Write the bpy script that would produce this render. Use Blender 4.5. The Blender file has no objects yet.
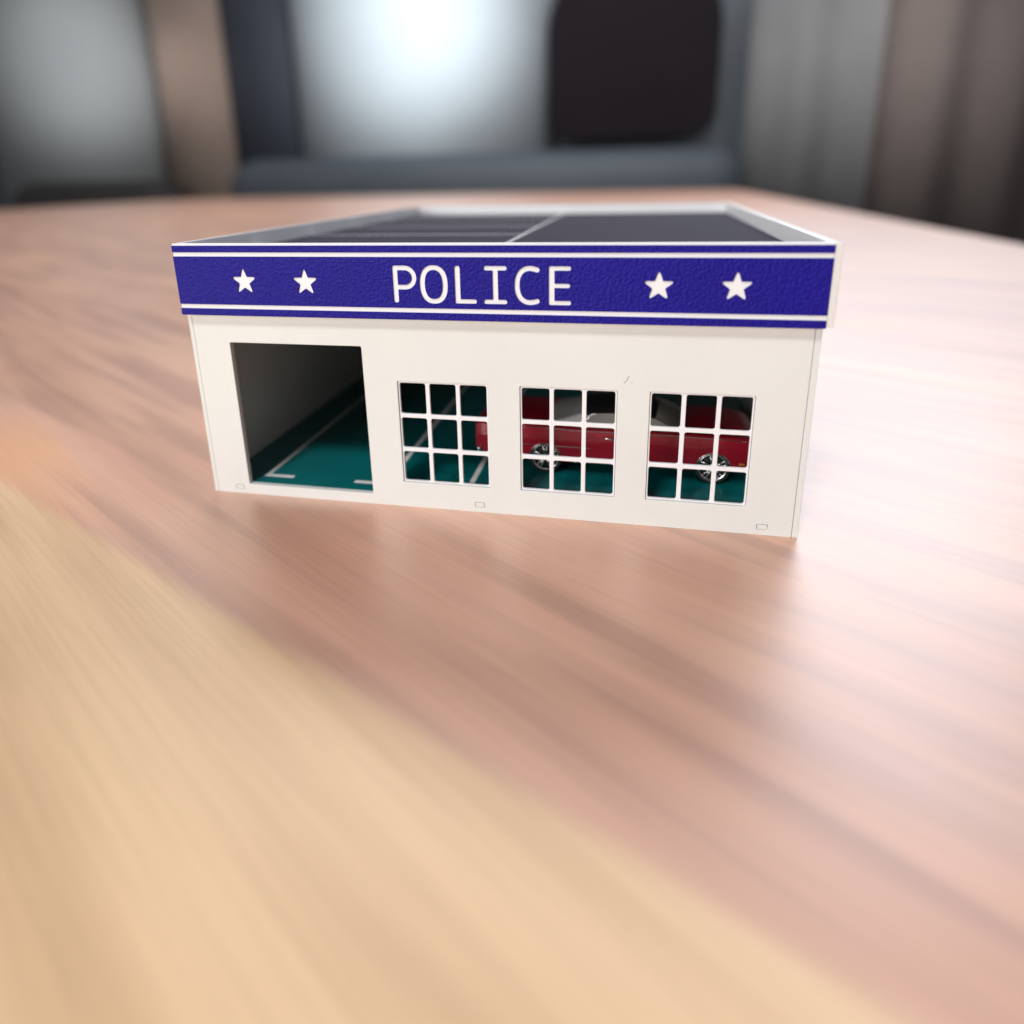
import bpy, bmesh, math, random
from math import sin, cos, pi, radians, sqrt
from mathutils import Vector, Matrix
random.seed(7)
scene = bpy.context.scene
COL = scene.collection
MM = 0.001

# ------------------------------------------------------------------ materials
def mat(name, color, rough=0.5, metal=0.0, spec=0.5, coat=0.0, coat_rough=0.1, bump=None, var=None, emit=None):
    m = bpy.data.materials.new(name); m.use_nodes = True
    nt = m.node_tree; b = nt.nodes['Principled BSDF']
    b.inputs['Base Color'].default_value = (*color, 1)
    b.inputs['Roughness'].default_value = rough
    b.inputs['Metallic'].default_value = metal
    b.inputs['Specular IOR Level'].default_value = spec
    b.inputs['Coat Weight'].default_value = coat
    b.inputs['Coat Roughness'].default_value = coat_rough
    tc = nt.nodes.new('ShaderNodeTexCoord')
    if var:                       # (scale, amount): faint blotchy wear of the surface colour
        n = nt.nodes.new('ShaderNodeTexNoise'); n.inputs['Scale'].default_value = var[0]
        n.inputs['Detail'].default_value = 6
        nt.links.new(tc.outputs['Object'], n.inputs['Vector'])
        r = nt.nodes.new('ShaderNodeMapRange')
        r.inputs['From Min'].default_value = .3; r.inputs['From Max'].default_value = .7
        r.inputs['To Min'].default_value = 1 - var[1]; r.inputs['To Max'].default_value = 1 + var[1]
        nt.links.new(n.outputs['Fac'], r.inputs['Value'])
        h = nt.nodes.new('ShaderNodeHueSaturation'); h.inputs['Color'].default_value = (*color, 1)
        nt.links.new(r.outputs['Result'], h.inputs['Value'])
        nt.links.new(h.outputs['Color'], b.inputs['Base Color'])
    if bump:                      # (scale, strength, distance)
        n2 = nt.nodes.new('ShaderNodeTexNoise'); n2.inputs['Scale'].default_value = bump[0]
        n2.inputs['Detail'].default_value = 3
        nt.links.new(tc.outputs['Object'], n2.inputs['Vector'])
        bp = nt.nodes.new('ShaderNodeBump'); bp.inputs['Strength'].default_value = bump[1]
        bp.inputs['Distance'].default_value = bump[2]
        nt.links.new(n2.outputs['Fac'], bp.inputs['Height'])
        nt.links.new(bp.outputs['Normal'], b.inputs['Normal'])
    if emit:
        b.inputs['Emission Color'].default_value = (*emit[0], 1)
        b.inputs['Emission Strength'].default_value = emit[1]
    return m

def glass_mat(name, tint, milk):
    m = bpy.data.materials.new(name); m.use_nodes = True
    nt = m.node_tree; out = nt.nodes['Material Output']; nt.nodes.remove(nt.nodes['Principled BSDF'])
    tr = nt.nodes.new('ShaderNodeBsdfTransparent'); tr.inputs['Color'].default_value = (*tint, 1)
    gl = nt.nodes.new('ShaderNodeBsdfGlossy'); gl.inputs['Roughness'].default_value = .08
    df = nt.nodes.new('ShaderNodeBsdfDiffuse'); df.inputs['Color'].default_value = (.80, .78, .73, 1)
    fr = nt.nodes.new('ShaderNodeFresnel'); fr.inputs['IOR'].default_value = 1.45
    m1 = nt.nodes.new('ShaderNodeMixShader'); m1.inputs['Fac'].default_value = milk
    nt.links.new(tr.outputs[0], m1.inputs[1]); nt.links.new(df.outputs[0], m1.inputs[2])
    m2 = nt.nodes.new('ShaderNodeMixShader')
    nt.links.new(fr.outputs[0], m2.inputs['Fac']); nt.links.new(m1.outputs[0], m2.inputs[1]); nt.links.new(gl.outputs[0], m2.inputs[2])
    nt.links.new(m2.outputs[0], out.inputs['Surface'])
    return m

def table_mat():
    m = bpy.data.materials.new('table_wood'); m.use_nodes = True
    nt = m.node_tree; b = nt.nodes['Principled BSDF']; L = nt.links.new
    tc = nt.nodes.new('ShaderNodeTexCoord')
    def mapping(rot, sc, loc=(0, 0, 0)):
        m0 = nt.nodes.new('ShaderNodeMapping'); m0.inputs['Rotation'].default_value = (0, 0, rot)
        mp = nt.nodes.new('ShaderNodeMapping')
        mp.inputs['Scale'].default_value = sc; mp.inputs['Location'].default_value = loc
        L(tc.outputs['Object'], m0.inputs['Vector']); L(m0.outputs[0], mp.inputs['Vector']); return mp
    def noise(mp, scale, detail, rough=.5, dist=0.):
        n = nt.nodes.new('ShaderNodeTexNoise'); n.inputs['Scale'].default_value = scale
        n.inputs['Detail'].default_value = detail; n.inputs['Roughness'].default_value = rough
        n.inputs['Distortion'].default_value = dist
        L(mp.outputs[0], n.inputs['Vector']); return n
    ROT = radians(31)
    broad = noise(mapping(ROT, (2.2, 20, 1), (.35, .2, 0)), 1.0, 2.0, .5, .25)
    streak = noise(mapping(ROT, (5.0, 70, 1), (3.1, .7, 0)), 1.0, 2.5, .5, .15)
    fine = noise(mapping(ROT, (18, 900, 1)), 1.0, 3.0, .6)
    def ramp(src, stops):
        r = nt.nodes.new('ShaderNodeValToRGB'); r.color_ramp.interpolation = 'EASE'
        e = r.color_ramp.elements
        while len(e) < len(stops): e.new(.5)
        for i, (p, c) in enumerate(stops): e[i].position = p; e[i].color = (*c, 1)
        L(src, r.inputs['Fac']); return r
    base = ramp(broad.outputs['Fac'], WOOD_STOPS)
    dark = ramp(streak.outputs['Fac'], [(.34, (.78, .75, .77)), (.58, (1.05, 1.04, 1.03))])
    mul = nt.nodes.new('ShaderNodeMix'); mul.data_type = 'RGBA'; mul.blend_type = 'MULTIPLY'; mul.inputs[0].default_value = 1.0
    L(base.outputs[0], mul.inputs[6]); L(dark.outputs[0], mul.inputs[7])
    # a paler board begins along a seam near the front edge
    sx = nt.nodes.new('ShaderNodeSeparateXYZ'); L(mapping(radians(23.6), (1, 1, 1)).outputs[0], sx.inputs[0])
    seam = nt.nodes.new('ShaderNodeMapRange'); seam.interpolation_type = 'SMOOTHSTEP'
    seam.inputs['From Min'].default_value = -.0400; seam.inputs['From Max'].default_value = -.0340
    seam.inputs['To Min'].default_value = 1.; seam.inputs['To Max'].default_value = 0.
    L(sx.outputs['Y'], seam.inputs['Value'])
    amber = ramp(streak.outputs['Fac'], [(.3, (.70, .45, .25)), (.65, (.84, .565, .33))])
    mx = nt.nodes.new('ShaderNodeMix'); mx.data_type = 'RGBA'
    L(seam.outputs[0], mx.inputs[0]); L(mul.outputs[2], mx.inputs[6]); L(amber.outputs[0], mx.inputs[7])
    fr = ramp(fine.outputs['Fac'], [(.35, (.93, .92, .91)), (.6, (1.02, 1.02, 1.02))])
    m3 = nt.nodes.new('ShaderNodeMix'); m3.data_type = 'RGBA'; m3.blend_type = 'MULTIPLY'; m3.inputs[0].default_value = 1.0
    L(mx.outputs[2], m3.inputs[6]); L(fr.outputs[0], m3.inputs[7])
    L(m3.outputs[2], b.inputs['Base Color'])
    b.inputs['Roughness'].default_value = .42
    b.inputs['IOR'].default_value = 1.55
    b.inputs['Coat Weight'].default_value = 1.0; b.inputs['Coat Roughness'].default_value = .36; b.inputs['Coat IOR'].default_value = 1.7
    rr = nt.nodes.new('ShaderNodeMapRange'); rr.inputs['To Min'].default_value = .34; rr.inputs['To Max'].default_value = .46
    L(streak.outputs['Fac'], rr.inputs['Value']); L(rr.outputs[0], b.inputs['Coat Roughness'])
    return m

WOOD_STOPS = [(.28, (.52, .27, .185)), (.45, (.65, .355, .245)), (.58, (.72, .415, .295)), (.74, (.84, .43, .215))]

M = dict(
    wall=mat('white_plastic', (.735, .735, .71), .5, bump=(700, .14, .0004), var=(28, .03)),
    white=mat('white_board', (.82, .815, .835), .5, bump=(900, .06, .0003), var=(60, .02)),
    edge=mat('white_board_edge', (.74, .72, .69), .6),
    blue=mat('blue_textured_board', (.006, .0012, .23), .5, spec=.25, bump=(1250, .75, .0008), var=(70, .06)),
    deck=mat('dark_grey_deck', (.043, .040, .062), .85, spec=.12, bump=(700, .1, .0003), var=(60, .08)),
    line=mat('pale_grey_line', (.72, .71, .74), .5),
    teal=mat('teal_floor', (.002, .14, .15), .28, bump=(600, .05, .0002), var=(50, .08)),
    mark=mat('white_floor_marking', (.80, .79, .79), .4),
    scuff=mat('scuff_grey', (.28, .25, .23), .7),
    red=mat('red_car_paint', (.40, .009, .028), .35, spec=.4, coat=.5, coat_rough=.06, var=(120, .05)),
    chrome=mat('chrome', (.86, .85, .84), .19, metal=1.0),
    black=mat('black_roof', (.022, .022, .025), .38, bump=(2500, .2, .0001)),
    rubber=mat('tyre_rubber', (.015, .015, .016), .7),
    darkmetal=mat('dark_underbody', (.02, .02, .022), .6),
    seat=mat('grey_brown_upholstery', (.24, .20, .17), .6),
    amberlens=mat('amber_lens', (.6, .22, .03), .25),
    lamp=mat('clear_lamp_lens', (.75, .75, .72), .15),
    redlens=mat('red_lens', (.45, .01, .01), .2),
    glass=glass_mat('car_glass', (.62, .62, .59), .52),
    table=table_mat(),
)

# ------------------------------------------------------------------ helpers
def link(name, mesh, m=None, parent=None):
    o = bpy.data.objects.new(name, mesh)
    if m: o.data.materials.append(m)
    COL.objects.link(o)
    if parent: o.parent = parent
    return o
def obj(name, bm, m, parent=None, smooth=False):
    bmesh.ops.recalc_face_normals(bm, faces=bm.faces[:])
    me = bpy.data.meshes.new(name); bm.to_mesh(me); bm.free()
    if smooth:
        for p in me.polygons: p.use_smooth = True
    return link(name, me, m, parent)
def thing(name, label, cat, loc=(0, 0, 0), group=None):
    o = bpy.data.objects.new(name, None); COL.objects.link(o); o.location = loc
    o.empty_display_size = .02
    o['label'] = label; o['category'] = cat
    if group: o['group'] = group
    return o
def tag(o, label, cat, group=None):
    o['label'] = label; o['category'] = cat
    if group: o['group'] = group
    return o
def box(bm, x0, x1, y0, y1, z0, z1, bevel=0, seg=2):
    """axis box, bounds in the unit of the mesh"""
    r = bmesh.ops.create_cube(bm, size=1)
    vs = r['verts']
    for v in vs:
        v.co = Vector((x0 + (v.co.x + .5) * (x1 - x0), y0 + (v.co.y + .5) * (y1 - y0), z0 + (v.co.z + .5) * (z1 - z0)))
    if bevel:
        es = list({e for v in vs for e in v.link_edges})
        bmesh.ops.bevel(bm, geom=es, offset=bevel, segments=seg, affect='EDGES', profile=.5)
def mbox(name, b, m, parent, bevel=.0, seg=2, unit=MM):
    bm = bmesh.new(); box(bm, *[v * unit for v in b], bevel=bevel * unit, seg=seg)
    return obj(name, bm, m, parent)

def rounded(pts, radii, n=5):
    """polygon with rounded corners (radius per vertex or one for all)"""
    if not isinstance(radii, (list, tuple)): radii = [radii] * len(pts)
    out = []; N = len(pts)
    for i in range(N):
        p = Vector(pts[i]); a = Vector(pts[i - 1]); c = Vector(pts[(i + 1) % N]); r = radii[i]
        d1 = (a - p).normalized(); d2 = (c - p).normalized()
        ang = d1.angle(d2)
        if r <= 0 or ang > pi - .05: out.append(tuple(p)); continue
        t = min(r / math.tan(ang / 2), .49 * (a - p).length, .49 * (c - p).length)
        r = t * math.tan(ang / 2)
        bis = (d1 + d2).normalized(); cen = p + bis * (r / sin(ang / 2))
        s = p + d1 * t - cen; e = p + d2 * t - cen
        a0 = math.atan2(s.y, s.x); a1 = math.atan2(e.y, e.x)
        da = (a1 - a0 + pi) % (2 * pi) - pi
        for k in range(n + 1):
            w = a0 + da * k / n
            out.append((cen.x + r * cos(w), cen.y + r * sin(w)))
    return out
def rect(x0, x1, z0, z1, r=0):
    p = [(x0, z0), (x1, z0), (x1, z1), (x0, z1)]
    return rounded(p, r) if r else p
def plate(name, loops, y0, y1, m, parent, bevel=.12):
    """flat board in the x-z plane cut from outline loops (holes by nesting), front at y0, back at y1, in mm"""
    cu = bpy.data.curves.new(name, 'CURVE'); cu.dimensions = '2D'; cu.fill_mode = 'BOTH'
    th = (y1 - y0) * MM
    cu.bevel_depth = bevel * MM; cu.bevel_resolution = 1; cu.offset = -bevel * MM
    cu.extrude = th / 2 - bevel * MM
    for lp in loops:
        s = cu.splines.new('POLY'); s.points.add(len(lp) - 1)
        for i, p in enumerate(lp): s.points[i].co = (p[0] * MM, p[1] * MM, 0, 1)
        s.use_cyclic_u = True
    tmp = bpy.data.objects.new('tmp', cu); COL.objects.link(tmp)
    dg = bpy.context.evaluated_depsgraph_get()
    me = bpy.data.meshes.new_from_object(tmp.evaluated_get(dg))
    bpy.data.objects.remove(tmp); bpy.data.curves.remove(cu)
    yc = (y0 + y1) / 2 * MM
    for v in me.vertices:
        x, y, z = v.co; v.co = (x, yc - z, y)
    me.name = name; me.materials.clear()
    for p in me.polygons: p.use_smooth = False
    me.validate()
    return link(name, me, m, parent)
def tube(bm, path, r, n=8, closed=False):
    rings = []; N = len(path)
    P = [Vector(p) for p in path]
    for i, p in enumerate(P):
        a = P[i - 1] if (i > 0 or closed) else p
        b = P[(i + 1) % N] if (i < N - 1 or closed) else p
        t = (b - a).normalized()
        u = t.cross(Vector((0, 0, 1)));
        if u.length < 1e-4: u = t.cross(Vector((0, 1, 0)))
        u.normalize(); w = t.cross(u)
        rings.append([bm.verts.new(p + (u * cos(2 * pi * k / n) + w * sin(2 * pi * k / n)) * r) for k in range(n)])
    for i in range(N if closed else N - 1):
        A = rings[i]; B = rings[(i + 1) % N]
        for k in range(n): bm.faces.new((A[k], A[(k + 1) % n], B[(k + 1) % n], B[k]))
    if not closed:
        bm.faces.new(rings[0]); bm.faces.new(rings[-1])
def lathe_y(bm, prof, cx, cz, n=40, cy=0):
    """revolve (radius, y) profile about the y axis; closed profile"""
    rings = []
    for k in range(n):
        a = 2 * pi * k / n
        rings.append([bm.verts.new((cx + r * cos(a), cy + y, cz + r * sin(a))) for r, y in prof])
    m_ = len(prof)
    for k in range(n):
        A = rings[k]; B = rings[(k + 1) % n]
        for i in range(m_): bm.faces.new((A[i], A[(i + 1) % m_], B[(i + 1) % m_], B[i]))

# ------------------------------------------------------------------ model police garage (mm; front face y = 0)
st = thing('police_garage', 'white model police garage with a starred blue fascia on the wooden table', 'model building', (.09, .11, 0))
ST = st
def child_fix(o):  # keep world coordinates under the offset empty
    o.matrix_parent_inverse = Matrix.Translation(-Vector(st.location)); return o
DX0, DX1, DZ0, DZ1 = 12.9, 55.65, 3.5, 50.9
WX = (65.97, 102.47, 138.46); WW = 27.3; WZ0, WZ1 = 8.3, 40.7
SLOT = [(9.3, 2.2), (89.8, 2.5), (170.5, 2.5)]
loops = [rect(1.3, 178.3, 0.0, 75), rect(DX0, DX1, DZ0, DZ1, .5)]
for x in WX: loops.append(rect(x, x + WW, WZ0, WZ1, .35))
for sx, sz in SLOT: loops.append(rect(sx - 1.5, sx + 1.5, sz - .85, sz + .85, .35))
front = child_fix(plate('front_wall', loops, 0, 1.8, M['wall'], st, .10))
for sx, sz in SLOT:
    child_fix(plate('joint_tab', [rect(sx - 1.36, sx + 1.36, sz - .71, sz + .71, .3)], -.03, 1.6, M['wall'], st, .08))
# window grids, set 0.5 mm into the wall
for x in WX:
    lp = [rect(x + .12, x + WW - .12, WZ0 + .12, WZ1 - .12, .3)]
    fr = .42; mu = 1.22
    pw = (WW - .24 - 2 * fr - 2 * mu) / 3; ph = (WZ1 - WZ0 - .24 - 2 * fr - 2 * mu) / 3
    for i in range(3):
        for j in range(3):
            px = x + .12 + fr + i * (pw + mu); pz = WZ0 + .12 + fr + j * (ph + mu)
            lp.append(rect(px, px + pw, pz, pz + ph, .65))
    w = child_fix(plate('window', lp, .45, 1.35, M['white'], st, .12))
# walls, floor, deck
def cbox(name, b, m, bevel=.12, parent=st): return child_fix(mbox(name, b, m, parent, bevel))
cbox('side_wall', (-.1, 1.2, 0.03, 221, 0, 74.9), M['wall'])
cbox('side_wall', (178.45, 180, 0.03, 221, 0, 74.9), M['wall'])
cbox('back_wall', (1.3, 178.35, 219, 220.9, 0, 74.9), M['wall'])
floor_ = cbox('floor_plate', (1.3, 178.3, 1.9, 218.9, .6, 3.5), M['teal'])
deck = cbox('roof_deck', (1.2, 178.75, .1, 219.4, 74.95, 75.7), M['deck'], .05)
# painted lines, each one thin sheet a hair above its surface
def sheet(bm, pts, z):
    f = bm.faces.new([bm.verts.new((x * MM, y * MM, z * MM)) for x, y in pts])
def rsheet(bm, x0, x1, y0, y1, z): sheet(bm, [(x0, y0), (x1, y0), (x1, y1), (x0, y1)], z)
def sub(o, par):
    o.parent = par; return o
bm = bmesh.new()
for x0 in (14.3, 56.0, 83.4):
    rsheet(bm, x0, x0 + 1.7, 8.2, 150, 3.55)
for x0, x1 in ((14.3, 24.8), (46.3, 56.0), (57.7, 66.0)):
    rsheet(bm, x0, x1, 6.3, 8.2, 3.55)
sub(obj('bay_marking', bm, M['mark']), floor_)
bm = bmesh.new()
rsheet(bm, 89.2, 90.5, .2, 218.8, 75.75)
for y in (41, 83, 125, 169, 211): rsheet(bm, 1.4, 88.9, y - .85, y + .85, 75.75)
sub(obj('parking_line', bm, M['line']), deck)
# rim round the deck
cbox('roof_rim', (-.15, 1.15, .1, 221.2, 60.2, 80.7), M['white'])
cbox('roof_rim', (178.8, 180.02, .1, 221.2, 60.2, 80.7), M['white'])
cbox('roof_rim', (1.2, 178.75, 219.5, 221.1, 75.0, 80.7), M['white'])
cbox('side_fascia', (180.06, 181.75, -2.35, 221.2, 60.0, 80.65), M['edge'], .15)
# the fascia: a white board with blue boards laid over it, stars and letters cut through the blue
cbox('fascia_board', (.02, 180.0, -2.15, -.02, 59.85, 80.7), M['white'], .12)
def star(cx, cz, R=4.05, k=.43):
    pts = []
    for i in range(10):
        a = pi / 2 + i * pi / 5; r = R * 1.09 if i % 2 == 0 else R * k
        pts.append((cx + r * cos(a), cz + r * sin(a)))
    return rounded(pts, [.35 if i % 2 == 0 else .15 for i in range(10)], 3)
def superellipse(cx, cz, a, b, e=2.35, n=48):
    o = []
    for i in range(n):
        t = 2 * pi * i / n; c, s = cos(t), sin(t)
        o.append((cx + a * math.copysign(abs(c) ** (2 / e), c), cz + b * math.copysign(abs(s) ** (2 / e), s)))
    return o
def stroke(path, r, capn=6):
    P = [Vector(p) for p in path]; Lp, Rp = [], []
    for i, p in enumerate(P):
        t = (P[min(i + 1, len(P) - 1)] - P[max(i - 1, 0)]).normalized(); nrm = Vector((-t.y, t.x))
        Lp.append(p + nrm * r); Rp.append(p - nrm * r)
    def cap(p, frm):
        a0 = math.atan2((frm - p).y, (frm - p).x)
        return [p + Vector((cos(a0 - pi * k / capn), sin(a0 - pi * k / capn))) * r for k in range(1, capn)]
    out = Lp + cap(P[-1], Lp[-1]) + Rp[::-1] + cap(P[0], Rp[0])
    return [tuple(v) for v in out]
Z0, Z1 = 64.5, 74.75
letters = []
# P
arc = [(71.3 + 3.3 * sin(pi * k / 12), 71.45 - 3.3 * cos(pi * k / 12)) for k in range(13)]
letters.append(rounded([(67.75, Z0), (69.2, Z0), (69.2, 68.15)] + arc + [(67.75, Z1)], [.55, .55, .1] + [0] * 13 + [.5], 4))
arc = [(71.2 + 2.0 * sin(pi * k / 12), 71.45 - 2.0 * cos(pi * k / 12)) for k in range(13)]
letters.append([(69.2, 69.45)] + arc + [(69.2, 73.45)])
# O
letters.append(superellipse(79.45, 69.62, 3.98, 5.28)); letters.append(superellipse(79.45, 69.62, 2.5, 3.95))
# L
letters.append(rounded([(85.45, Z0), (91.45, Z0), (91.45, Z0 + 1.2), (86.95, Z0 + 1.2), (86.95, Z1), (85.45, Z1)], [.35, .55, .55, .12, .6, .6]))
# I
letters.append(rounded([(93.45, Z0), (99.85, Z0), (99.85, Z0 + 1.2), (97.4, Z0 + 1.2), (97.4, Z1 - 1.2), (99.85, Z1 - 1.2), (99.85, Z1), (93.55, Z1),
                        (93.55, Z1 - 1.2), (95.95, Z1 - 1.2), (95.95, Z0 + 1.2), (93.45, Z0 + 1.2)], [.55, .55, .55, .12, .12, .55, .55, .55, .55, .12, .12, .55]))
# C
path = [(108.0, 73.75), (107.2, 74.0)] + [(106.15 + 3.55 * math.copysign(abs(cos(t)) ** .87, cos(t)), 69.62 + 4.55 * math.copysign(abs(sin(t)) ** .87, sin(t)))
        for t in [pi / 2 + pi * k / 22 for k in range(23)]] + [(107.2, 65.2), (108.0, 65.45)]
letters.append(stroke(path, .68))
# E
letters.append(rounded([(111.1, Z0), (117.0, Z0), (117.0, Z0 + 1.15), (112.6, Z0 + 1.15), (112.6, 69.05), (116.7, 69.05), (116.7, 70.2), (112.6, 70.2),
                        (112.6, Z1 - 1.15), (116.9, Z1 - 1.15), (116.9, Z1), (111.1, Z1)], [.35, .52, .52, .12, .12, .52, .52, .12, .12, .52, .52, .35]))
stars = [star(22.1, 69.85), star(41.3, 69.8), star(139.3, 69.75), star(158.3, 69.8)]
blue = child_fix(plate('blue_fascia', [rect(0, 180.02, 63.0, 77.05, .1)] + stars + letters, -2.5, -2.17, M['blue'], st, .08))
child_fix(plate('blue_fascia', [rect(0, 180.02, 78.25, 80.15, .1)], -2.5, -2.17, M['blue'], st, .08))
child_fix(plate('blue_fascia', [rect(0, 180.02, 59.7, 61.75, .3)], -2.5, -2.17, M['blue'], st, .08))
# small scuffs on the front wall
bm = bmesh.new()
def chip(bm, pts):
    vs = [bm.verts.new((x * MM, -.02 * MM, z * MM)) for x, z in pts]
    bm.faces.new(vs)
tube(bm, [(131.4 * MM, -.02 * MM, 42.9 * MM), (132.3 * MM, -.03 * MM, 43.9 * MM), (132.7 * MM, -.02 * MM, 45.0 * MM)], .09 * MM, 6)
tube(bm, [(133.5 * MM, 0, 43.1 * MM), (133.5 * MM, -.12 * MM, 43.12 * MM)], .14 * MM, 6)
sub(obj('scuff', bm, M['scuff']), front)

# ------------------------------------------------------------------ red model car in the garage (mm, x forward)
car = thing('model_car', 'red vintage coupe model with black roof and chrome wheels inside the garage', 'model car', (.083, .038, .00352))
def cobj(name, bm, m, parent=car, smooth=True):
    for v in bm.verts: v.co *= MM
    return obj(name, bm, m, parent, smooth)
WXC = (23.5, 76.0); WR = 5.6; ARCH = 5.15
LEN = 89.0
def lerp_tab(tab, x):
    for (a, va), (b, vb) in zip(tab, tab[1:]):
        if x <= b:
            t = (x - a) / (b - a); t = max(0, min(1, t)); t = t * t * (3 - 2 * t); return va + (vb - va) * t
    return tab[-1][1]
TOP = [(0, 15.6), (1.2, 16.6), (6, 16.9), (25, 16.8), (34, 16.4), (62, 16.4), (78, 16.0), (86, 15.4), (89, 14.2)]
def ztop(x): return lerp_tab(TOP, x)
def zlow(x):
    base = lerp_tab([(0, 7.0), (10, 5.2), (32, 4.6), (66, 4.4), (84, 5.0), (89, 6.2)], x)
    for c in WXC:
        d = abs(x - c)
        if d < ARCH: base = max(base, WR + sqrt(ARCH ** 2 - d * d))
    return base
def halfw(x, z):
    t = z / 17
    w = lerp_tab([(0, 14.2), (.26, 14.7), (.45, 15.25), (.62, 15.45), (.74, 15.5), (.80, 15.15), (.93, 14.9), (1, 14.6)], t)
    u = abs(x - LEN / 2) / (LEN / 2)
    return w * (1 - .10 * u ** 10 - .02 * u ** 3)
def side_pts(x, n=14):
    zt = ztop(x); zl = zlow(x); out = []
    for k in range(n):
        z = zl + (zt - .9 - zl) * k / (n - 1); out.append((halfw(x, z), z))
    w = out[-1][0]
    out += [(w - .15, zt - .45), (w - .55, zt - .12), (w - 1.4, zt), (w * .72, zt - .05), (w * .45, zt + .25), (0, zt + .4)]
    return out
xs = sorted(set([0, .25, .6, 1.2, 2, 3, 4.5, 6] + [8 + i * .9 for i in range(87)] + [86.8, 87.6, 88.3, 88.7, 89.0]))
xs = [x for x in xs if x <= LEN]
bm = bmesh.new(); cols = []
for x in xs:
    sp = side_pts(x)
    prof = [(-w, z) for w, z in sp] + [(w, z) for w, z in sp[-2::-1]]
    cols.append([bm.verts.new((x, y, z)) for y, z in prof])
for A, B in zip(cols, cols[1:]):
    for k in range(len(A) - 1): bm.faces.new((A[k], A[k + 1], B[k + 1], B[k]))
bm.faces.new(cols[0]); bm.faces.new(cols[-1])
bmesh.ops.recalc_face_normals(bm, faces=bm.faces[:])
body = cobj('body', bm, M['red'])
# wheel arch liners / chassis
bm = bmesh.new(); box(bm, 3, 86, -11.0, 11.0, 3.4, 12.5, .6)
for x0, x1 in ((2.5, 15.8), (31.2, 68.3), (83.6, 86.5)): box(bm, x0, x1, -13.9, 13.9, 4.9, 9.5, .4)
cobj('chassis', bm, M['darkmetal'], smooth=False)
# doors (near and far side), a panel 0.12 mm proud, with the shut line round it
for s in (-1, 1):
    bm = bmesh.new(); grid = []
    dx0, dx1 = 41.2, 62.6
    for i in range(17):
        row = []
        for k in range(12):
            z = 5.2 + (15.4 - 5.2) * k / 11
            xr = dx0 + (dx1 - .9 * (k / 11 > .8) - dx0) * i / 16
            if i == 16: xr = dx1 + 1.1 * sin(pi * k / 11) - 1.6 * max(0, (k - 7) / 4) ** 2
            row.append(bm.verts.new((xr, s * (halfw(xr, z) + .13), z)))
        grid.append(row)
    rim_in = []
    for A, B in zip(grid, grid[1:]):
        for k in range(11): bm.faces.new((A[k], A[k + 1], B[k + 1], B[k]))
    r = bmesh.ops.extrude_edge_only(bm, edges=[e for e in bm.edges if e.is_boundary])
    for v in [g for g in r['geom'] if isinstance(g, bmesh.types.BMVert)]: v.co.y -= s * .3
    door = cobj('door', bm, M['red'], smooth=False)
    bm = bmesh.new(); box(bm, 42.7, 46.0, s * 15.55 - .35, s * 15.55 + .35, 13.35, 14.05, .25)
    cobj('handle', bm, M['chrome'], door)
    bm = bmesh.new(); tube(bm, [(x, s * (halfw(x, 10.4) + .06), 10.4 - .015 * x * .6) for x in [10 + i for i in range(29)]], .16, 6)
    cobj('trim_strip', bm, M['chrome'])
    bm = bmesh.new(); tube(bm, [(x, s * (halfw(x, ztop(x) - .9) + .02), ztop(x) - .75) for x in [3 + 1.5 * i for i in range(56)]], .17, 6)
    cobj('belt_trim', bm, M['chrome'])
    for c in WXC:
        bm = bmesh.new(); pth = []
        for k in range(19):
            a = radians(12 + 156 * k / 18); x = c + ARCH * cos(a); z = WR + ARCH * sin(a)
            pth.append((x, s * (halfw(x, z) + .03), z))
        tube(bm, pth, .17, 6); cobj('arch_trim', bm, M['chrome'])
    bm = bmesh.new(); tube(bm, [(x, s * (halfw(x, 4.9) + .05), zlow(x) + .25) for x in [32 + i for i in range(35)]], .2, 6)
    cobj('sill_trim', bm, M['chrome'])
# wheels
def make_wheel(cx, s):
    w = bpy.data.objects.new('wheel', None); COL.objects.link(w); w.parent = car
    y = s * 12.9
    bm = bmesh.new()
    lathe_y(bm, [(4.7, s * 1.55), (5.1, s * 1.75), (5.45, s * 1.5), (5.6, s * .9), (5.6, -s * 1.5), (5.2, -s * 2), (4.6, -s * 2)], cx, WR, 40, y)
    cobj('tyre', bm, M['rubber'], w)
    bm = bmesh.new()
    lathe_y(bm, [(3.95, s * 1.2), (4.25, s * 1.75), (4.65, s * 1.6), (4.65, -s * 1.2), (3.95, -s * 1.2)], cx, WR, 40, y)
    for k in range(5):
        for da in (-.13, .13):
            a = 2 * pi * k / 5 + .35
            p0 = (cx + .7 * cos(a + da * 1.5), y + s * 1.3, WR + .7 * sin(a + da * 1.5)); p1 = (cx + 4.1 * cos(a + da * 1.3), y + s * 1.1, WR + 4.1 * sin(a + da * 1.3))
            tube(bm, [p0, p1], .3, 6)
    lathe_y(bm, [(.01, s * 1.75), (.8, s * 1.65), (1.15, s * 1.2), (1.15, s * .3), (.01, s * .3)], cx, WR, 20, y)
    cobj('rim', bm, M['chrome'], w)
    bm = bmesh.new(); lathe_y(bm, [(.01, s * .35), (4.0, s * .35), (4.0, s * .1), (.01, s * .1)], cx, WR, 24, y)
    cobj('brake_drum', bm, M['darkmetal'], w)
for c in WXC:
    for s in (-1, 1): make_wheel(c, s)
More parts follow.
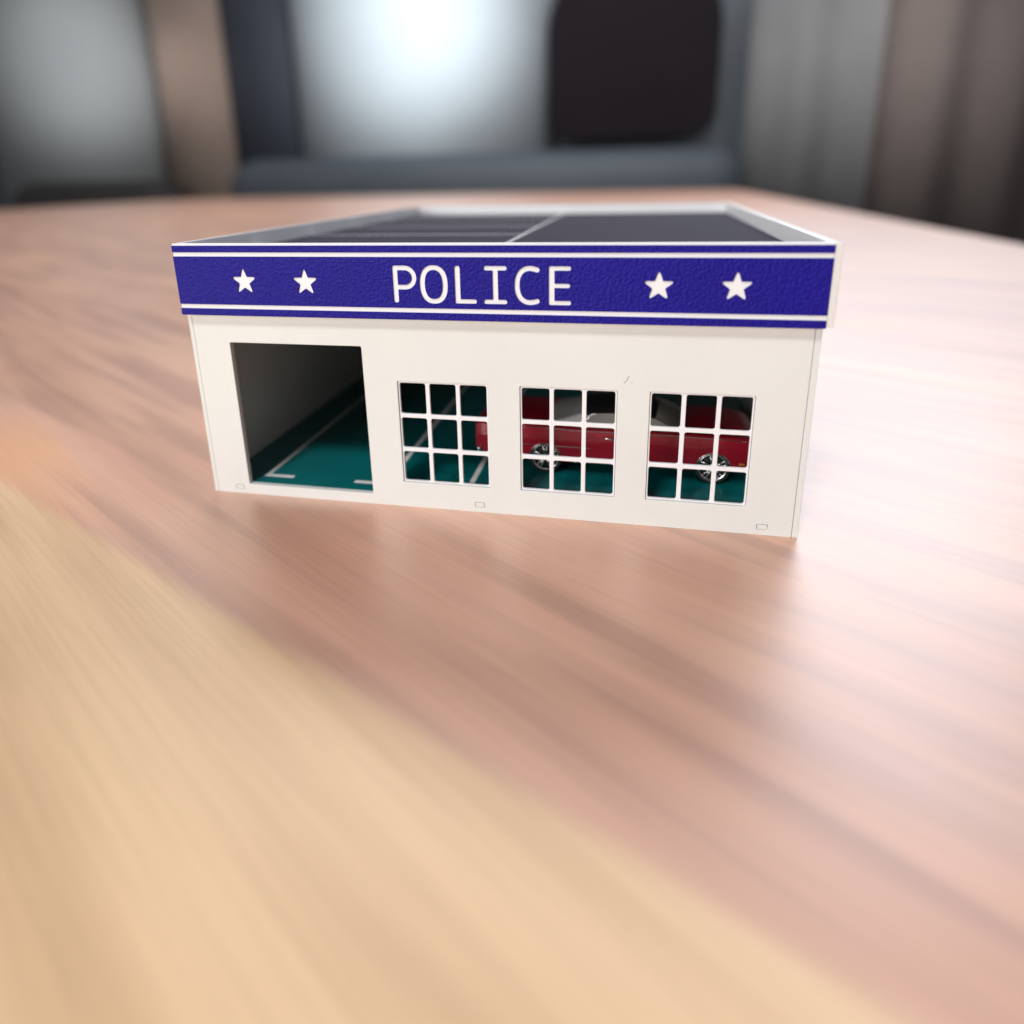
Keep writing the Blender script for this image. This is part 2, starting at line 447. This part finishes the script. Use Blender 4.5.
# greenhouse
def roofpt(u, v):   # u 0..1 rear to front, v -1..1 across
    x = 36.0 + 22.0 * u + 1.2 * (1 - v * v) * (2 * u - 1)
    z = 20.6 + 1.9 * (1 - abs(v) ** 2.4) - 1.0 * abs(2 * u - 1) ** 2.5
    return Vector((x, 11.0 * v, z))
def beltpt(u, v):
    xf = 65.5 + 2.4 * (1 - v * v); xr = 25.5 - 1.8 * (1 - v * v)
    return Vector((xr + (xf - xr) * u, 13.6 * v, ztop(xr + (xf - xr) * u) + .05 + .35 * (1 - v * v)))
def patch(fn, nu, nv, thick=.35):
    bm = bmesh.new(); g = [[bm.verts.new(fn(i / nu, j / nv)) for j in range(nv + 1)] for i in range(nu + 1)]
    fs = [bm.faces.new((g[i][j], g[i + 1][j], g[i + 1][j + 1], g[i][j + 1])) for i in range(nu) for j in range(nv)]
    bmesh.ops.recalc_face_normals(bm, faces=fs)
    if thick: bmesh.ops.solidify(bm, geom=fs, thickness=thick)
    return bm
cobj('roof', patch(lambda a, b: roofpt(a, b * 2 - 1), 14, 16, .5), M['black'])
cobj('windshield', patch(lambda a, b: roofpt(1, (b * 2 - 1)).lerp(beltpt(1, b * 2 - 1), a), 6, 16, 0), M['glass'])
cobj('rear_window', patch(lambda a, b: roofpt(0, (b * 2 - 1) * .86).lerp(beltpt(0, (b * 2 - 1) * .80), a), 6, 16, 0), M['glass'])
for s in (-1, 1):
    # side glass between the pillars; the wide rear pillar is its own pale panel
    def rail(u): return roofpt(u, s)
    def belt(u): return beltpt(u, s)
    cobj('side_window', patch(lambda a, b: rail(.10 + .90 * a).lerp(belt(.24 + .75 * a), b), 12, 4, 0), M['glass'])
    cobj('rear_pillar', patch(lambda a, b: (roofpt(0, s * .84).lerp(rail(.10), a)).lerp(beltpt(0, s * .80).lerp(belt(.24), a), b), 4, 6, .3), M['white'])
    bm = bmesh.new(); tube(bm, [tuple(belt(.23)), tuple(rail(.08)), *[tuple(rail(.1 + .9 * k / 10) + Vector((0, s * .12, .02))) for k in range(11)], tuple(belt(.995))], .22, 6)
    cobj('window_trim', bm, M['chrome'])
bm = bmesh.new()
for y in (-6, 6):
    box(bm, 45, 50, y - 4.5, y + 4.5, 12, 15.4, .8); box(bm, 43.2, 45.6, y - 4.5, y + 4.5, 12, 18.6, .8)
cobj('front_seat', bm, M['seat'], smooth=False)
bm = bmesh.new(); box(bm, 30, 36, -11, 11, 12, 15.2, .8); box(bm, 28.4, 30.6, -10.5, 10.5, 12, 18, .8)
cobj('rear_seat', bm, M['seat'], smooth=False)
bm = bmesh.new(); tube(bm, [(56.5 + .5 * cos(t), 6 + 2.6 * sin(t), 16.9 + 1.7 * cos(t)) for t in [2 * pi * k / 20 for k in range(20)]], .22, 6, True)
cobj('steering_wheel', bm, M['darkmetal'])
# bumpers and lamps
def bumper(x, d):
    bm = bmesh.new(); n = 24
    tube(bm, [(x - d * (1.9 * abs(v) ** 4), 14.6 * v, 7.3) for v in [-1 + 2 * k / n for k in range(n + 1)]], .75, 10)
    return cobj('bumper', bm, M['chrome'])
bumper(-.5, -1); bumper(89.5, 1)
for s in (-1, 1):
    bm = bmesh.new(); lathe_y(bm, [(.01, -.25), (1.1, -.2), (1.25, .3), (.01, .3)], 0, 0, 20)
    for v in bm.verts: v.co = Vector((88.9 - v.co.y, s * 10.2 + v.co.x, 11.8 + v.co.z))
    cobj('headlight', bm, M['lamp'])
    bm = bmesh.new(); box(bm, 83.6, 85.4, s * 15.05 - .35, s * 15.05 + .35, 7.2, 7.8, .2); cobj('turn_lamp', bm, M['amberlens'])
    bm = bmesh.new(); box(bm, -.35, .4, s * 10 - 2.4, s * 10 + 2.4, 12, 13.6, .3); cobj('tail_light', bm, M['redlens'])
bm = bmesh.new()
for k in range(7): box(bm, 88.7, 89.25, -8.6, 8.6, 10 + k * .55, 10.25 + k * .55, .05, 1)
cobj('grille', bm, M['chrome'], smooth=False)

# ------------------------------------------------------------------ table
bm = bmesh.new(); box(bm, -2.6, .605, -.8, TABLE_Y if 'TABLE_Y' in globals() else 3.6, -.035, 0, .004, 3)
tb = obj('table', bm, M['table'])
tag(tb, 'long glossy reddish brown wooden table carrying the model garage', 'table')

# ------------------------------------------------------------------ the blurred room behind
MB = dict(
    wallg=mat('slate_wall', (.14, .16, .18), .8, var=(1.5, .08)),
    floor=mat('dark_carpet', (.10, .10, .11), .9, var=(3, .1)),
    pale=mat('pale_column', (.36, .40, .43), .8, var=(2, .04)),
    grey=mat('grey_column', (.34, .355, .36), .8, var=(2, .04)),
    beige=mat('beige_panel', (.42, .32, .27), .7, var=(2, .06)),
    navy=mat('navy_pillar', (.05, .058, .08), .8, var=(2, .06)),
    screen=mat('black_screen', (.018, .014, .018), .9, spec=.1, var=(2, .05)),
    slate=mat('slate_sideboard', (.075, .09, .11), .6, var=(2, .06)),
    cab=mat('dark_cabinet', (.05, .045, .045), .8, var=(2, .06)),
    curtain=mat('grey_curtain', (.20, .20, .205), .9, var=(6, .05)),
    brown=mat('brown_curtain', (.19, .155, .145), .9, var=(6, .05)),
)
YB = 5.6
def struct(o): o['kind'] = 'structure'; return o
struct(mbox('floor', (-14, 14, -8, 6.2, -.80, -.75), MB['floor'], None, 0, unit=1))
struct(mbox('wall', (-14, 14, YB, YB + .2, -.75, 3.2), MB['wallg'], None, 0, unit=1))
def slab(name, b, m, label, cat, bev=.05):
    bm = bmesh.new(); box(bm, *b, bevel=bev, seg=4); return tag(obj(name, bm, m, None, True), label, cat)
def curtain(name, x0, x1, y, z0, z1, m, label, amp=.04, wave=.5):
    bm = bmesh.new(); n = 120; fr = []; bk = []
    for i in range(n + 1):
        x = x0 + (x1 - x0) * i / n; dy = amp * sin(2 * pi * (x - x0) / wave) + .4 * amp * sin(2 * pi * (x - x0) / (wave * 2.7) + 1)
        fr.append([bm.verts.new((x, y + dy, z)) for z in (z0, z1)]); bk.append([bm.verts.new((x, y + dy + .012, z)) for z in (z0, z1)])
    for i in range(n):
        bm.faces.new((fr[i][0], fr[i + 1][0], fr[i + 1][1], fr[i][1])); bm.faces.new((bk[i][0], bk[i][1], bk[i + 1][1], bk[i + 1][0]))
        bm.faces.new((fr[i][1], fr[i + 1][1], bk[i + 1][1], bk[i][1])); bm.faces.new((fr[i][0], bk[i][0], bk[i + 1][0], fr[i + 1][0]))
    bm.faces.new((fr[0][0], fr[0][1], bk[0][1], bk[0][0])); bm.faces.new((fr[n][0], bk[n][0], bk[n][1], fr[n][1]))
    return tag(obj(name, bm, m, None, True), label, 'curtain')
# pixel column -> x on the plane y
def X(u, y): # camera yaw about 12.2 degrees to the left
    a = math.atan((u - 499) / 690.0) - math.atan(.2011 / .935)
    return .1347 + (y + .1768) * math.tan(a)
def column(name, u0, u1, y, z0, z1, k, m, label, cat):
    """upright body with a half-oval plan, bulging towards the table"""
    x0, x1 = X(u0, y), X(u1, y); bm = bmesh.new(); n = 48; lo, hi = [], []
    for i in range(n + 1):
        a = pi * i / n; p = ((x0 + x1) / 2 - (x1 - x0) / 2 * cos(a), y - k * (x1 - x0) * sin(a))  # bulge shaped so the shading rolls off softly at both edges
        lo.append(bm.verts.new((*p, z0))); hi.append(bm.verts.new((*p, z1)))
    for i in range(n): bm.faces.new((lo[i], lo[i + 1], hi[i + 1], hi[i]))
    bm.faces.new((lo[0], hi[0], hi[n], lo[n])); bm.faces.new(lo); bm.faces.new(hi)
    return tag(obj(name, bm, m, None, True), label, cat)
column('curtain', 40, 182, 5.55, -.7, 2.5, .45, MB['grey'], 'pale grey blurred upright shape at the far left of the room, rounded for soft edge shading', 'curtain')
column('pillar', 184, 256, 5.5, -.7, 2.5, .3, MB['beige'], 'warm beige blurred pillar between the grey and the navy shapes at left', 'pillar')
column('pillar', 250, 332, 5.55, -.7, 2.5, .3, MB['navy'], 'dark navy blurred pillar left of the pale blue shape', 'pillar')
column('curtain', 322, 560, 5.58, -.7, 2.5, .4, MB['pale'], 'wide pale blue blurred upright shape left of the black screen, rounded for soft edge shading', 'curtain')
tag(plate('screen', [rounded([(X(552, 5.2) * 1000, 330), (X(715, 5.2) * 1000, 330), (X(715, 5.2) * 1000, 1600), (X(552, 5.2) * 1000, 1600)], [200, 200, 520, 520], 10)],
         5200, 5300, MB['screen'], None, 20), 'large black blurred screen with rounded corners behind the garage', 'screen')
slab('sideboard', (X(250, 4.8), X(745, 4.8), 4.45, 5.0, -.75, .25), MB['slate'], 'long slate blue blurred sideboard below the black screen', 'sideboard', .24)
slab('cabinet', (X(40, 4.9), X(190, 4.9), 4.6, 5.05, -.75, .12), MB['cab'], 'low dark blurred cabinet at the far left behind the table', 'cabinet', .18)
curtain('curtain', X(742, 5.4), X(864, 5.4), 5.35, -.7, 2.4, MB['curtain'], 'grey blurred curtain right of the black screen')
curtain('curtain', X(866, 5.4), X(1075, 5.4), 5.35, -.7, 2.4, MB['brown'], 'brown blurred curtain at the far right of the room')

# ------------------------------------------------------------------ light
def aim(o, target):
    d = Vector(target) - o.location; o.rotation_euler = d.to_track_quat('-Z', 'Y').to_euler()
def area(name, loc, target, sx, sy, power, color=(1, 1, 1)):
    l = bpy.data.lights.new(name, 'AREA'); l.shape = 'RECTANGLE'; l.size = sx; l.size_y = sy; l.energy = power; l.color = color
    o = bpy.data.objects.new(name, l); COL.objects.link(o); o.location = loc; aim(o, target); return o
def spot(name, loc, target, power, ang, color=(1, 1, 1), blend=1.0):
    l = bpy.data.lights.new(name, 'SPOT'); l.energy = power; l.color = color; l.spot_size = radians(ang); l.spot_blend = blend; l.shadow_soft_size = .15
    o = bpy.data.objects.new(name, l); COL.objects.link(o); o.location = loc; aim(o, target); return o
# key: ceiling lamp in front and a little to the left
kd = Vector((-.16, -.65, 0)).normalized() * cos(radians(55)); kdir = Vector((kd.x, kd.y, sin(radians(55))))
area('key_lamp', Vector((.09, 0, .03)) + kdir * 2.4, (.09, 0, .03), .36, .36, 27, (1, .992, .972))
# soft fill lamp added front left to light the wall and car
area('front_fill', (-1.15, -1.85, .5), (.09, 0, .03), 1.5, .7, 30, (1, .99, .975))
# large soft lamp added back right, above the frame, for the table glare
area('glare_lamp', (.95, 2.5, 1.7), (.3, .1, 0), 1.7, 1.6, 45, (.86, .91, 1.0))
# fill lamps added to brighten the far table and the back wall
area('room_fill', (-.9, 2.0, 1.9), (-.9, 2.1, 0), 1.6, 1.2, 24, (1, .93, .86))
area('room_fill', (-.3, 3.4, 2.6), (-.3, 5.5, .3), 3.5, .6, 52, (.97, .98, 1))
# spots added to lay soft light pools on the shapes along the wall
spot('backdrop_spot', (X(108, 2.4), 2.4, 1.25), (X(108, 5.2), 5.2, 1.05), 300, 30, (.95, .98, 1))
spot('backdrop_spot', (X(420, 2.4), 2.4, 1.3), (X(420, 5.2), 5.2, 1.1), 400, 46, (.90, .97, 1))
spot('backdrop_spot', (X(225, 5.5), 4.3, 1.2), (X(225, 5.5), 5.5, .9), 10, 60, (1, .92, .85))
spot('backdrop_spot', (X(850, 5.4), 3.9, 1.2), (X(850, 5.4), 5.4, .7), 42, 85, (1, .97, .94))
w = bpy.data.worlds.new('World'); scene.world = w; w.use_nodes = True
w.node_tree.nodes['Background'].inputs['Color'].default_value = (.95, .97, 1.0, 1)
w.node_tree.nodes['Background'].inputs['Strength'].default_value = .20

# ------------------------------------------------------------------ camera (solved from the garage's corners)
R = ((0.978787631185065, 0.20371462115867717, -0.021797388956157047), (0.03914318476668624, -0.29037489200142397, -0.9561120400776691), (-0.20110341649372948, 0.9349774196317995, -0.29218939175338243))
cam = bpy.data.cameras.new('camera'); co = bpy.data.objects.new('camera', cam); COL.objects.link(co)
rm = Matrix((R[0], [-v for v in R[1]], [-v for v in R[2]])).transposed()
co.matrix_world = Matrix.Translation((.1346608, -.1768144, .0978264)) @ rm.to_4x4()
cam.sensor_width = 36; cam.lens = 668.022 * 36 / 1024
cam.shift_x = (512 - 499.086) / 1024; cam.shift_y = (379.209 - 512) / 1024
cam.clip_start = .01; cam.clip_end = 50
cam.dof.use_dof = True; cam.dof.focus_distance = .189; cam.dof.aperture_fstop = 5.0
scene.camera = co
vs = scene.view_settings; vs.view_transform = 'Standard'; vs.look = 'None'; vs.exposure = .12; vs.gamma = 1; vs.use_curve_mapping = False
scene.cycles.use_denoising = True
scene.cycles.max_bounces = 8
